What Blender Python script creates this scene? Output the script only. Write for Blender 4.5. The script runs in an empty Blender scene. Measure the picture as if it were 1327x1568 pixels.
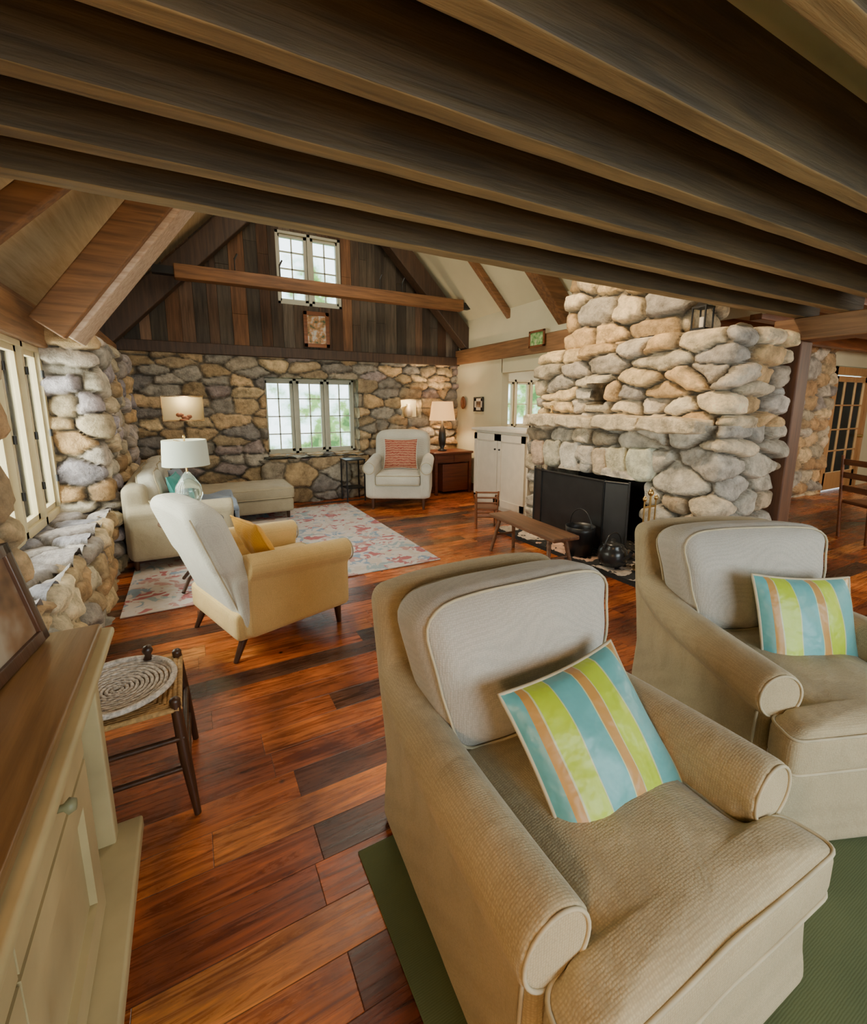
import bpy, math, random
import numpy as np
from mathutils import Vector, Matrix, Euler
random.seed(7); np.random.seed(7)
COL = bpy.context.scene.collection

# ------------------------------------------------------------------ node helpers
class NT:
    def __init__(s, mat):
        s.t = mat.node_tree; s.t.nodes.clear()
    def n(s, typ, ins=None, **props):
        nd = s.t.nodes.new(typ)
        for k, v in props.items(): setattr(nd, k, v)
        if ins:
            for k, v in ins.items():
                sock = nd.inputs[k]
                if isinstance(v, bpy.types.NodeSocket): s.t.links.new(v, sock)
                else: sock.default_value = v
        return nd
    def math(s, op, a, b=0.0):
        nd = s.n('ShaderNodeMath', {0: a, 1: b}, operation=op); return nd.outputs[0]
    def ramp(s, fac, stops, interp='LINEAR'):
        nd = s.n('ShaderNodeValToRGB', {0: fac}); cr = nd.color_ramp; cr.interpolation = interp
        while len(cr.elements) > 1: cr.elements.remove(cr.elements[-1])
        cr.elements[0].position = stops[0][0]; cr.elements[0].color = (*stops[0][1], 1)
        for p, c in stops[1:]:
            e = cr.elements.new(p); e.color = (*c, 1)
        return nd.outputs[0]
    def mix(s, fac, a, b, mode='MIX'):
        nd = s.n('ShaderNodeMix', data_type='RGBA', blend_type=mode)
        for sock, v in ((nd.inputs[0], fac), (nd.inputs[6], a), (nd.inputs[7], b)):
            if isinstance(v, bpy.types.NodeSocket): s.t.links.new(v, sock)
            elif sock == nd.inputs[0]: sock.default_value = v
            else: sock.default_value = (*v, 1)
        return nd.outputs[2]
    def coord(s, scale=(1, 1, 1), out='Object', rot=(0, 0, 0)):
        tc = s.n('ShaderNodeTexCoord')
        mp = s.n('ShaderNodeMapping', {0: tc.outputs[out], 'Scale': scale, 'Rotation': rot})
        return mp.outputs[0]
    def finish(s, col, rough=0.6, bump=None, bstr=0.3, bdist=0.01, metal=0.0, emit=None, estr=0.0, **extra):
        b = s.n('ShaderNodeBsdfPrincipled')
        def put(nm, v):
            sock = b.inputs[nm]
            if isinstance(v, bpy.types.NodeSocket): s.t.links.new(v, sock)
            elif isinstance(v, tuple) and len(v) == 3: sock.default_value = (*v, 1)
            else: sock.default_value = v
        put('Base Color', col); put('Roughness', rough); put('Metallic', metal)
        if emit is not None: put('Emission Color', emit); put('Emission Strength', estr)
        for k, v in extra.items(): put(k.replace('_', ' '), v)
        if bump is not None:
            bn = s.n('ShaderNodeBump', {'Height': bump, 'Strength': bstr, 'Distance': bdist})
            s.t.links.new(bn.outputs[0], b.inputs['Normal'])
        o = s.n('ShaderNodeOutputMaterial', {0: b.outputs[0]})
        return b

def newmat(name):
    m = bpy.data.materials.new(name); m.use_nodes = True
    return m, NT(m)

def m_plain(name, col, rough=.6, var=.15, scale=8, bump=.1, metal=0, **kw):
    m, t = newmat(name)
    c = t.coord()
    nz = t.n('ShaderNodeTexNoise', {'Vector': c, 'Scale': scale, 'Detail': 4})
    d = tuple(x*(1-var) for x in col); l = tuple(min(1, x*(1+var)) for x in col)
    cc = t.ramp(nz.outputs[0], [(.3, d), (.7, l)])
    t.finish(cc, rough, nz.outputs[0], bump, .01, metal, **kw)
    return m

def m_fabric(name, col, scale=150, var=.08):
    m, t = newmat(name)
    c = t.coord()
    vo = t.n('ShaderNodeTexVoronoi', {'Vector': c, 'Scale': scale, 'Randomness': .35})
    nz = t.n('ShaderNodeTexNoise', {'Vector': c, 'Scale': 4, 'Detail': 3})
    n3 = t.n('ShaderNodeTexNoise', {'Vector': c, 'Scale': 9, 'Detail': 2, 'Distortion': .8})
    base = t.ramp(nz.outputs[0], [(.3, tuple(x*(1-var) for x in col)), (.7, tuple(x*(1+var) for x in col))])
    dk = t.ramp(vo.outputs['Distance'], [(.1, (1.05, 1.05, 1.05)), (.65, (.80, .80, .80))])
    cc = t.mix(1.0, base, dk, 'MULTIPLY')
    hh = t.math('ADD', t.math('MULTIPLY', vo.outputs['Distance'], -.28), t.math('ADD', t.math('MULTIPLY', nz.outputs[0], 2.8), t.math('MULTIPLY', n3.outputs[0], 1.6)))
    t.finish(cc, .92, hh, .5, .009, Sheen_Weight=.12)
    return m

def m_wood(name, dark, light, axis='X', rough=.5, scale=3, attr=False, bump=.3):
    m, t = newmat(name)
    st = {'X': (.6, 9, 9), 'Y': (9, .6, 9), 'Z': (9, 9, .6)}[axis]
    c = t.coord(st)
    nz = t.n('ShaderNodeTexNoise', {'Vector': c, 'Scale': scale, 'Detail': 6, 'Roughness': .6, 'Distortion': .4})
    c2 = t.coord()
    nz2 = t.n('ShaderNodeTexNoise', {'Vector': c2, 'Scale': 1.3, 'Detail': 2})
    f = t.math('ADD', t.math('MULTIPLY', nz.outputs[0], .7), t.math('MULTIPLY', nz2.outputs[0], .3))
    cc = t.ramp(f, [(.3, dark), (.68, light)])
    if attr:
        a = t.n('ShaderNodeAttribute', attribute_name='Col')
        cc = t.mix(1.0, cc, a.outputs[0], 'MULTIPLY')
    t.finish(cc, rough, nz.outputs[0], bump, .008)
    return m

def m_stone(name, gain=1.0, tint=(1, 1, 1)):
    m, t = newmat(name)
    c = t.coord()
    a = t.n('ShaderNodeAttribute', attribute_name='Col')
    n1 = t.n('ShaderNodeTexNoise', {'Vector': c, 'Scale': 8, 'Detail': 9, 'Roughness': .7})
    n2 = t.n('ShaderNodeTexNoise', {'Vector': c, 'Scale': 45, 'Detail': 4})
    k = t.ramp(n1.outputs[0], [(.3, tuple(.45*gain*x for x in tint)), (.48, tuple(1.0*gain*x for x in tint)), (.7, tuple(1.6*gain*x for x in tint))])
    cc = t.mix(1.0, a.outputs[0], k, 'MULTIPLY')
    hh = t.math('ADD', n1.outputs[0], t.math('MULTIPLY', n2.outputs[0], .3))
    t.finish(cc, .85, hh, .9, .05)
    return m

# ------------------------------------------------------------------ mesh accumulator
def rot(x=0, y=0, z=0): return Euler((math.radians(x), math.radians(y), math.radians(z))).to_matrix().to_4x4()
def T(x, y, z): return Matrix.Translation((x, y, z))

class M:
    def __init__(s): s.v = []; s.f = []; s.mi = []; s.sm = []; s.c = None
    def add(s, V, F, mat=0, smooth=True, mtx=None):
        b = len(s.v)
        for p in V:
            p = Vector(p)
            if mtx is not None: p = mtx @ p
            s.v.append(tuple(p))
        for f in F: s.f.append([b+i for i in f]); s.mi.append(mat); s.sm.append(smooth)
    def box(s, lo, hi, mat=0, mtx=None):
        x0, y0, z0 = lo; x1, y1, z1 = hi
        V = [(x0,y0,z0),(x1,y0,z0),(x1,y1,z0),(x0,y1,z0),(x0,y0,z1),(x1,y0,z1),(x1,y1,z1),(x0,y1,z1)]
        s.add(V, [(0,3,2,1),(4,5,6,7),(0,1,5,4),(1,2,6,5),(2,3,7,6),(3,0,4,7)], mat, False, mtx)
    def rbox(s, lo, hi, r=.02, mid=3, mat=0, mtx=None, deform=None, k=3):
        c = [(a+b)/2 for a, b in zip(lo, hi)]; h = [(b-a)/2 for a, b in zip(lo, hi)]
        r = min(r, min(h)*.999)
        ax = []
        for hh in h:
            e = [hh-r+r*math.tan(math.pi/4*i/k) for i in range(1, k+1)]
            m_ = list(np.linspace(-(hh-r), hh-r, mid+1)) if hh-r > 1e-4 else [0.0]
            ax.append([-q for q in reversed(e)]+m_+e)
        key = {}; V = []; F = []
        def vid(p):
            kk = tuple(round(q, 5) for q in p)
            if kk not in key:
                inner = [max(-(hh-r), min(hh-r, q)) for q, hh in zip(p, h)]
                d = Vector([q-i for q, i in zip(p, inner)])
                if d.length > 1e-9: d = d.normalized()*r
                w = Vector(inner)+d
                if deform: w = Vector(deform(w, h))
                key[kk] = len(V); V.append((w[0]+c[0], w[1]+c[1], w[2]+c[2]))
            return key[kk]
        for a in range(3):
            b_, c_ = [(1, 2), (2, 0), (0, 1)][a]
            for sg in (-1, 1):
                for i in range(len(ax[b_])-1):
                    for j in range(len(ax[c_])-1):
                        q = []
                        for (ii, jj) in ((i, j), (i+1, j), (i+1, j+1), (i, j+1)):
                            p = [0, 0, 0]; p[a] = sg*h[a]; p[b_] = ax[b_][ii]; p[c_] = ax[c_][jj]
                            q.append(vid(p))
                        if sg < 0: q.reverse()
                        if len(set(q)) == 4: F.append(q)
        s.add(V, F, mat, True, mtx)
    def cyl(s, p0, p1, r0, r1=None, seg=20, mat=0, mtx=None, smooth=True):
        if r1 is None: r1 = r0
        p0 = Vector(p0); p1 = Vector(p1); d = (p1-p0).normalized()
        q = d.to_track_quat('Z', 'Y'); V = []; F = []
        for p, r in ((p0, r0), (p1, r1)):
            for i in range(seg):
                a = 2*math.pi*i/seg
                V.append(p + q @ Vector((r*math.cos(a), r*math.sin(a), 0)))
        F = [(i, (i+1) % seg, seg+(i+1) % seg, seg+i) for i in range(seg)]
        s.add(V, F, mat, smooth, mtx)
        s.add(V, [tuple(reversed(range(seg))), tuple(range(seg, 2*seg))], mat, False, mtx)
    def lathe(s, prof, loc=(0, 0, 0), seg=28, mat=0, mtx=None):
        V = []; F = []
        for r, z in prof:
            for i in range(seg):
                a = 2*math.pi*i/seg
                V.append((loc[0]+r*math.cos(a), loc[1]+r*math.sin(a), loc[2]+z))
        for j in range(len(prof)-1):
            for i in range(seg):
                F.append((j*seg+i, j*seg+(i+1) % seg, (j+1)*seg+(i+1) % seg, (j+1)*seg+i))
        s.add(V, F, mat, True, mtx)
    def tube(s, pts, r, closed=False, seg=8, mat=0, mtx=None):
        P = [Vector(p) for p in pts]; n = len(P); V = []; F = []
        up = None
        for i in range(n):
            if closed: d = P[(i+1) % n]-P[i-1]
            else: d = P[min(i+1, n-1)]-P[max(i-1, 0)]
            d.normalize()
            if up is None: up = d.orthogonal().normalized()
            up = (up-d*up.dot(d)).normalized(); w = d.cross(up)
            for k in range(seg):
                a = 2*math.pi*k/seg
                V.append(P[i]+up*r*math.cos(a)+w*r*math.sin(a))
        for i in range(n if closed else n-1):
            j = (i+1) % n
            for k in range(seg):
                F.append((i*seg+k, i*seg+(k+1) % seg, j*seg+(k+1) % seg, j*seg+k))
        s.add(V, F, mat, True, mtx)
    def build(s, name, mats, parent=None, loc=(0, 0, 0), rz=0, colors=None):
        me = bpy.data.meshes.new(name); me.from_pydata(s.v, [], s.f)
        if not isinstance(mats, (list, tuple)): mats = [mats]
        for m in mats: me.materials.append(m)
        me.polygons.foreach_set('material_index', s.mi)
        me.polygons.foreach_set('use_smooth', s.sm)
        if colors is not None:
            ca = me.color_attributes.new('Col', 'FLOAT_COLOR', 'POINT')
            ca.data.foreach_set('color', np.asarray(colors, dtype=np.float32).ravel())
        me.update()
        ob = bpy.data.objects.new(name, me); COL.objects.link(ob)
        ob.location = loc; ob.rotation_euler = (0, 0, math.radians(rz))
        if parent: ob.parent = parent
        return ob

def group(name, loc=(0, 0, 0), rz=0, sc=1):
    e = bpy.data.objects.new(name, None); COL.objects.link(e)
    e.location = loc; e.rotation_euler = (0, 0, math.radians(rz)); e.empty_display_size = .1; e.scale = (sc, sc, sc)
    return e

# ------------------------------------------------------------------ materials
fab_tan = m_fabric('fabric_khaki', (.47, .38, .225))
fab_grey = m_fabric('fabric_khaki_light', (.50, .465, .40))
pipe_m = m_plain('piping_cream', (.48, .41, .27), .85)
fab_cream = m_fabric('fabric_cream', (.74, .52, .21))
fab_white = m_fabric('fabric_offwhite', (.64, .62, .53))
fab_sofa = m_fabric('fabric_sofa', (.44, .38, .26))
fab_teal = m_fabric('fabric_teal', (.05, .34, .33))
fab_yel = m_fabric('fabric_yellow', (.80, .40, .03))
fab_blue = m_fabric('fabric_bluegrey', (.26, .32, .42))
wood_leg = m_wood('wood_darkleg', (.02, .01, .006), (.09, .035, .015), 'Z', .35)
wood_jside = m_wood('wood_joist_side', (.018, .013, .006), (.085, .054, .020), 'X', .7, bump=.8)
wood_jbot = m_wood('wood_joist_lit_bottom', (.08, .050, .018), (.30, .195, .075), 'X', .65, bump=.7)  # paler copy of the joist wood; floor bounce painted into the undersides
wood_beam = m_wood('wood_timber', (.08, .034, .013), (.31, .14, .052), 'X', .6)
wood_post = m_wood('wood_post', (.04, .017, .009), (.16, .065, .028), 'Z', .6)
wood_pale = m_wood('wood_timber_pale', (.30, .17, .10), (.68, .52, .40), 'X', .6)
wood_beamY = m_wood('wood_timber_y', (.10, .046, .019), (.34, .17, .07), 'Y', .6)
wood_dark = m_wood('wood_dark', (.02, .012, .008), (.085, .045, .025), 'Z', .6)
wood_mid = m_wood('wood_mid', (.08, .025, .010), (.30, .10, .03), 'X', .4)
wood_barn = m_wood('wood_barnboard', (.03, .022, .016), (.17, .125, .088), 'Z', .8, attr=True)
iron = m_plain('black_iron', (.012, .012, .013), .4, .3)
soot = m_plain('firebox_soot', (.012, .011, .010), .9)
plaster = m_plain('plaster_cream', (.62, .57, .39), .9, .05, 2, .05)
plaster_ceil = m_plain('plaster_ceiling', (.54, .49, .30), .9, .08, 2, .05)
white_paint = m_plain('paint_white', (.68, .60, .49), .5, .05)
win_white = m_plain('paint_window', (.46, .46, .36), .5, .06)
win_cream = m_plain('paint_window_cream', (.60, .50, .30), .5, .06)
stone_m = m_stone('fieldstone')
brass = m_plain('brass', (.6, .4, .15), .3, .1, metal=1)

# ------------------------------------------------------------------ stone walls
PAL_GOLD = [(.60,.40,.20),(.64,.48,.27),(.50,.35,.19),(.54,.46,.32),(.42,.38,.32),(.68,.54,.35),(.50,.31,.15),(.38,.33,.29),(.56,.49,.38)]
PAL_GREY = [(.30,.27,.22),(.38,.32,.23),(.26,.23,.19),(.36,.27,.16),(.40,.36,.29),(.23,.21,.19),(.42,.30,.16),(.30,.24,.22)]
PAL_PURP = [(.44,.38,.40),(.50,.44,.42),(.56,.48,.40),(.38,.34,.37),(.54,.43,.28)]

def wnoise(x, y, s, seed):
    r = np.random.RandomState(seed); o = np.zeros_like(x)
    for i in range(6):
        a = r.uniform(0, 6.28); k = s*(1.35**i)*r.uniform(.8, 1.2)
        o += np.sin((x*math.cos(a)+y*math.sin(a))*k+r.uniform(0, 6.28))/(1+.45*i)
    return o/2.5

def stone_field(S, Z, cell, depth, seed, pal, mortar=(.17, .14, .10)):
    cw, ch = cell; r = np.random.RandomState(seed)
    s0, s1, z0, z1 = S.min(), S.max(), Z.min(), Z.max()
    seeds = []
    z = z0-ch
    while z < z1+ch:
        hrow = ch*r.uniform(.6, 1.4)
        off = r.uniform(0, cw); s = s0-cw*1.5+off
        while s < s1+cw*1.5:
            seeds.append((s+r.uniform(-.15, .15)*cw, z+hrow/2+r.uniform(-.16, .16)*ch)); s += cw*r.uniform(.5, 1.6)
        z += hrow
    seeds = np.array([q for q in seeds if r.rand() > .14])
    fx_ = cw*.85
    sc = seeds/np.array([[fx_, ch]])
    Sw = S+wnoise(S, Z, 15, seed+1)*.026; Zw = Z+wnoise(S, Z, 13, seed+2)*.018
    P = np.stack([Sw.ravel()/fx_, Zw.ravel()/ch], 1)
    E = np.zeros(len(P)); ID = np.zeros(len(P), int); LX = np.zeros(len(P)); LZ = np.zeros(len(P))
    for a in range(0, len(P), 6000):
        p = P[a:a+6000]
        d = ((p[:, None, :]-sc[None])**2).sum(2)
        kk = min(8, d.shape[1]-1)
        idx = np.argpartition(d, kk-1, axis=1)[:, :kk]
        dd = np.take_along_axis(d, idx, 1); o = np.argsort(dd, 1); idx = np.take_along_axis(idx, o, 1)
        A = sc[idx[:, 0]]; acc = np.zeros(len(p))
        for k in range(1, kk):
            B = sc[idx[:, k]]; n = A-B; L = np.sqrt((n**2).sum(1))+1e-9
            acc += np.exp(-18*((p-(A+B)/2)*n).sum(1)/L)
        E[a:a+6000] = -np.log(acc)/18; ID[a:a+6000] = idx[:, 0]
        LX[a:a+6000] = p[:, 0]-A[:, 0]; LZ[a:a+6000] = p[:, 1]-A[:, 1]
    ns = len(seeds)
    E += wnoise(S.ravel(), Z.ravel(), 60, seed+9)*.02
    t = np.clip((E-.02)/.17, 0, 1)
    hf = r.uniform(.45, 1.25, ns)[ID]; tx = r.uniform(-.35, .35, ns)[ID]; tz = r.uniform(-.55, .35, ns)[ID]
    prof = np.sqrt(1-(1-t)**2.2)
    dome = 1+.18*np.clip(E/.5, 0, 1)
    h = depth*prof*(hf+tx*LX+tz*LZ)*dome
    h += wnoise(S.ravel(), Z.ravel(), 34, seed+5)*.010*(t > 0)
    pal = np.array(pal); cidx = r.randint(0, len(pal), ns)
    cc = pal[cidx]*r.uniform(.75, 1.22, (ns, 1))
    c = cc[ID]
    k = np.clip(t*3.5, 0, 1)[:, None]
    c = c*k+np.array([mortar])*(1-k)
    c = np.concatenate([c, np.ones((len(c), 1))], 1)
    return h.reshape(S.shape), c

def stone_strip(name, pts, z0, z1, holes=(), res=.02, cell=(.3, .17), depth=.05, seed=1, pal=PAL_GOLD, mat=None, parent=None, zcap=0):
    P = [np.array(p, float) for p in pts]
    seg = [np.linalg.norm(P[i+1]-P[i]) for i in range(len(P)-1)]; cum = [0]+list(np.cumsum(seg)); L = cum[-1]
    def axis(a, b, extra):
        g = list(np.linspace(a, b, max(2, int((b-a)/res)+1)))
        for e in extra:
            k = int(np.argmin([abs(q-e) for q in g])); g[k] = e
        return np.array(sorted(g))
    sa = axis(0, L, [h[0] for h in holes]+[h[1] for h in holes]); za = axis(z0, z1, [h[2] for h in holes]+[h[3] for h in holes])
    pos = []; nor = []
    def nrm(q):
        q = min(max(q, 0), L-1e-6)
        i = max(k for k in range(len(seg)) if cum[k] <= q+1e-9); d = (P[i+1]-P[i])/seg[i]
        return np.array([-d[1], d[0]]), i, d
    for q in sa:
        n, i, d = nrm(q); pos.append(P[i]+d*(min(q, L)-cum[i]))
        acc = sum(nrm(q+o)[0] for o in np.linspace(-.06, .06, 7)); nl = np.linalg.norm(acc); nor.append(acc/nl if nl > 1e-6 else n)
    pos = np.array(pos); nor = np.array(nor)
    S, Z = np.meshgrid(sa, za, indexing='ij')
    H, c = stone_field(S, Z, cell, depth, seed, pal)
    X = pos[:, 0][:, None]+nor[:, 0][:, None]*H; Y = pos[:, 1][:, None]+nor[:, 1][:, None]*H
    if zcap:
        k = np.clip((Z-(z1-zcap))/zcap, 0, 1)**3*.07
        X = X-nor[:, 0][:, None]*k; Y = Y-nor[:, 1][:, None]*k
    V = np.stack([X, Y, Z], 2).reshape(-1, 3).tolist(); c = c.tolist()
    nz = len(za); F = []
    for i in range(len(sa)-1):
        sm = (sa[i]+sa[i+1])/2
        for j in range(nz-1):
            zm = (za[j]+za[j+1])/2
            if any(h[0] < sm < h[1] and h[2] < zm < h[3] for h in holes): continue
            F.append((i*nz+j, i*nz+j+1, (i+1)*nz+j+1, (i+1)*nz+j))
    for h in holes:
        i0, i1 = [int(np.argmin(abs(sa-q))) for q in h[:2]]; j0, j1 = [int(np.argmin(abs(za-q))) for q in h[2:4]]
        loop = [(i, j0) for i in range(i0, i1)]+[(i1, j) for j in range(j0, j1)]+[(i, j1) for i in range(i1, i0, -1)]+[(i0, j) for j in range(j1, j0, -1)]
        steps = max(1, int(h[4]/.03)); prev = [i*nz+j for i, j in loop]
        for st in range(1, steps+1):
            cur = []
            for k, (i, j) in enumerate(loop):
                dd = h[4]*st/steps
                b = 0.0 if st == steps else .012*math.sin(k*.55+st*1.3)
                nx, ny = nor[i]; dz = 0
                if j == j0: dz = b
                elif j == j1: dz = -b
                V.append([pos[i][0]-nx*dd, pos[i][1]-ny*dd, za[j]+dz]); c.append([q*(.8+.3*math.sin(k*.4+st)) for q in c[i*nz+j][:3]]+[1]); cur.append(len(V)-1)
            for k in range(len(loop)):
                F.append((prev[k], prev[(k+1) % len(loop)], cur[(k+1) % len(loop)], cur[k]))
            prev = cur
    m = M(); m.v = V; m.f = F; m.mi = [0]*len(F); m.sm = [True]*len(F)
    return m.build(name, mat or stone_m, parent, colors=c)

def stone_top(name, x0, x1, y0, y1, z, parent=None, cell=(.35, .3), depth=.04, seed=3, pal=PAL_GREY, res=.025, mat=None):
    xa = np.linspace(x0, x1, max(3, int((x1-x0)/res))); ya = np.linspace(y0, y1, max(3, int((y1-y0)/res)))
    X, Y = np.meshgrid(xa, ya, indexing='ij'); H, c = stone_field(X, Y, cell, depth, seed, pal)
    V = np.stack([X, Y, z+H], 2).reshape(-1, 3).tolist(); n = len(ya)
    F = [(i*n+j, (i+1)*n+j, (i+1)*n+j+1, i*n+j+1) for i in range(len(xa)-1) for j in range(n-1)]
    m = M(); m.v = V; m.f = F; m.mi = [0]*len(F); m.sm = [True]*len(F)
    return m.build(name, mat or stone_m, parent, colors=c.tolist())

WY = 7.8; WX = -.75
wl = group('wall_north')
stone_strip('stone_face', [(4.72, WY), (WX-.05, WY)], 0, 2.42,
   holes=[(4.72-2.68, 4.72-1.13, .79, 2.06, .35), (4.72-.23, 4.72+.32, 1.38, 1.75, .25), (4.72-3.95, 4.72-3.5, 1.38, 1.72, .25)],
   cell=(.38, .15), depth=.085, seed=11, pal=PAL_GREY+PAL_GOLD[:3], mat=stone_m, parent=wl)
stone_strip('window_seat_stones', [(2.75, WY+.02), (2.70, WY-.16), (1.05, WY-.16), (1.0, WY+.02)], 0, .74, cell=(.34, .2), depth=.07, seed=14, pal=PAL_GREY, parent=wl)
stone_top('window_seat_top', 1.03, 2.73, WY-.2, WY+.3, .74, wl, (.6, .3), .04, 15, [(.40, .40, .34), (.34, .35, .28)])
m = M()
m.box((-.36, WY+.22, 1.3), (.28, WY+.27, 1.8)); m.box((3.45, WY+.22, 1.3), (4.0, WY+.27, 1.8))
m.build('niche_backs', plaster, wl)
m = M(); cols = []
def roofz(x): return min(x+3.75, 7.9-x)
x = WX-.4
W0, W1, Z0, Z1 = 1.41, 2.43, 3.20, 4.28
while x < 5.3:
    w = random.uniform(.12, .24); xa, xb = x, x+w-.004
    k = random.choice([.4, .6, .8, 1.0, 1.25, .7, 1.6, .55]); tint = random.choice([(1, .9, .8), (1.1, .85, .7), (.9, .95, .95), (1.25, .8, .5), (.95, 1, .98), (.92, .97, 1)])
    yo = random.uniform(0, .012)
    def pc(z0, z1, xa, xb):
        if z1-z0 < .02 or xb-xa < .01: return
        n0 = len(m.v); m.box((xa, WY-.06-yo, z0), (xb, WY+.02, z1))
        f = random.uniform(.8, 1.2)
        cols.extend([[k*f*tint[0], k*f*tint[1], k*f*tint[2], 1]]*(len(m.v)-n0))
    top = max(2.5, roofz((xa+xb)/2)+.15)
    if xb <= W0 or xa >= W1:
        br = random.uniform(2.9, 4.2)
        if br < top-.2: pc(2.40, br-.004, xa, xb); pc(br, top, xa, xb)
        else: pc(2.40, top, xa, xb)
    else:
        pc(2.40, Z0, xa, xb); pc(Z1, top, xa, xb)
        if xa < W0: pc(Z0, Z1, xa, W0)
        if xb > W1: pc(Z0, Z1, W1, xb)
    x += w
m.build('barn_boards', wood_barn, wl, colors=cols)
m = M(); Y0_, Y1_ = WY+.03, WY+.08
m.box((-1.5, Y0_, 2.4), (W0, Y1_, 6.2)); m.box((W1, Y0_, 2.4), (5.6, Y1_, 6.2)); m.box((W0, Y0_, 2.4), (W1, Y1_, Z0)); m.box((W0, Y0_, Z1), (W1, Y1_, 6.2))
m.build('board_backing', wood_dark, wl)
m = M(); m.rbox((WX-.1, WY-.13, 2.36), (4.8, WY+.05, 2.52), .015); m.build('ledger_beam', wood_dark, wl)

wl = group('wall_west')
stone_strip('stone_pier', [(WX, WY+.05), (WX, 5.2), (WX-.46, 5.2)], 0, 2.30, res=.022, cell=(.38, .16), depth=.10, seed=23, pal=PAL_GOLD+PAL_PURP, parent=wl, zcap=.15)
stone_strip('stone_below_sill', [(WX, 5.25), (WX, 2.5)], 0, .64, res=.022, cell=(.32, .15), depth=.09, seed=27, pal=PAL_GOLD, parent=wl, zcap=.08)
stone_strip('stone_near', [(WX-.46, 2.55), (WX, 2.55), (WX, -2.7)], 0, 2.30, res=.03, cell=(.34, .18), depth=.07, seed=29, pal=PAL_GOLD, parent=wl)
stone_top('sill_stones', WX-.42, WX+.04, 2.5, 5.22, .60, wl, (.34, .26), .06, 5, [(.34, .32, .35), (.42, .38, .36), (.36, .32, .31), (.30, .29, .33)], res=.016)
m = M(); m.box((WX-.55, 5.2, 2.26), (WX+.0, WY, 2.29)); m.box((WX-.55, -2.7, 2.26), (WX+.0, 2.55, 2.29)); m.box((WX-.60, -2.7, 2.1), (WX-.44, WY, 2.75)); m.box((WX-.60, -2.7, 0), (WX-.46, 2.55, 2.2)); m.box((WX-.6, 5.2, 0), (WX-.46, WY, 2.2)); m.box((WX-.6, 2.5, 0), (WX-.46, 5.3, .62))
m.build('knee_boards', wood_beamY, wl)
m = M(); m.rbox((WX-.47, 2.45, 2.10), (WX-.26, 5.24, 2.40), .02); m.rbox((WX-.22, 5.15, 2.29), (WX-.02, WY-.1, 2.44), .02); m.build('trim_1', wood_beamY)

glass, t = newmat('window_glass')
tr = t.n('ShaderNodeBsdfTransparent', {0: (.95, .97, .95, 1)}); gl = t.n('ShaderNodeBsdfGlossy', {'Roughness': .05})
fr = t.n('ShaderNodeFresnel', {0: 1.15}); mx = t.n('ShaderNodeMixShader', {0: fr.outputs[0], 1: tr.outputs[0], 2: gl.outputs[0]})
t.n('ShaderNodeOutputMaterial', {0: mx.outputs[0]})

def window(name, axis, pos, a0, a1, z0, z1, panels, gc, gr, mat=win_white, fw=.05):
    g = group(name); m = M(); gm = M()
    def bx(u0, u1, w0, w1, d0, d1, mm=m, mi=0):
        if axis == 'Y': mm.box((u0, pos+d0, w0), (u1, pos+d1, w1), mi)
        else: mm.box((pos+d0, u0, w0), (pos+d1, u1, w1), mi)
    o = .06
    bx(a0, a1, z0, z0+fw, -o, o); bx(a0, a1, z1-fw, z1, -o, o)
    bx(a0, a0+fw, z0, z1, -o, o); bx(a1-fw, a1, z0, z1, -o, o)
    pw = (a1-a0)/panels
    for p in range(panels):
        b0 = a0+p*pw; b1 = b0+pw
        if p: bx(b0-.025, b0+.025, z0, z1, -o, o)
        s = .045; c0 = b0+fw*.6; c1 = b1-fw*.6; e0 = z0+fw; e1 = z1-fw
        for q in ((c0, c0+s, e0, e1), (c1-s, c1, e0, e1), (c0, c1, e0, e0+s), (c0, c1, e1-s, e1)): bx(*q, -.03, .03)
        for i in range(1, gc):
            u = c0+(c1-c0)*i/gc; bx(u-.009, u+.009, e0, e1, -.015, .015)
        for j in range(1, gr):
            w = e0+(e1-e0)*j/gr; bx(c0, c1, w-.009, w+.009, -.015, .015)
        bx(c0, c1, e0, e1, -.002, .002, gm)
    m.build('frame', mat, g); gm.build('glass', glass, g)
    return g
window('window_1', 'Y', WY+.26, 1.12, 2.69, .78, 2.07, 3, 2, 4)
window('window_2', 'Y', WY, 1.40, 2.44, 3.19, 4.29, 2, 2, 4)
window('window_3', 'X', WX-.38, 2.55, 5.16, .66, 2.12, 5, 1, 1, win_cream, .06)
hw = M()
for yy in (3.06, 3.6, 4.12, 4.64, 5.08):
    for z in (.95, 1.35, 1.85): hw.cyl((WX-.31, yy, z), (WX-.31, yy, z+.06), .012)
hw.build('hinges', iron, bpy.data.objects['window_3'])

# ------------------------------------------------------------------ floor
fm, t = newmat('plank_floor')
tc = t.n('ShaderNodeTexCoord'); sp = t.n('ShaderNodeSeparateXYZ', {0: tc.outputs['Object']})
ry = t.math('DIVIDE', sp.outputs[1], .155); row = t.math('FLOOR', ry); fy = t.math('FRACT', ry)
wn = t.n('ShaderNodeTexWhiteNoise', {1: row}, noise_dimensions='1D')
rx = t.math('ADD', t.math('DIVIDE', sp.outputs[0], 1.15), t.math('MULTIPLY', wn.outputs[0], 7.3)); colx = t.math('FLOOR', rx); fx = t.math('FRACT', rx)
cv = t.n('ShaderNodeCombineXYZ', {0: row, 1: colx}); wn2 = t.n('ShaderNodeTexWhiteNoise', {0: cv.outputs[0]}, noise_dimensions='3D')
pc = t.ramp(wn2.outputs[0], [(0, (.05, .028, .018)), (.14, (.12, .038, .016)), (.35, (.23, .052, .014)), (.6, (.37, .088, .018)), (.85, (.53, .15, .028)), (1, (.62, .25, .06))])
gv = t.n('ShaderNodeVectorMath', {0: tc.outputs['Object'], 1: (1.6, 20, 1)}, operation='MULTIPLY')
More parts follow.
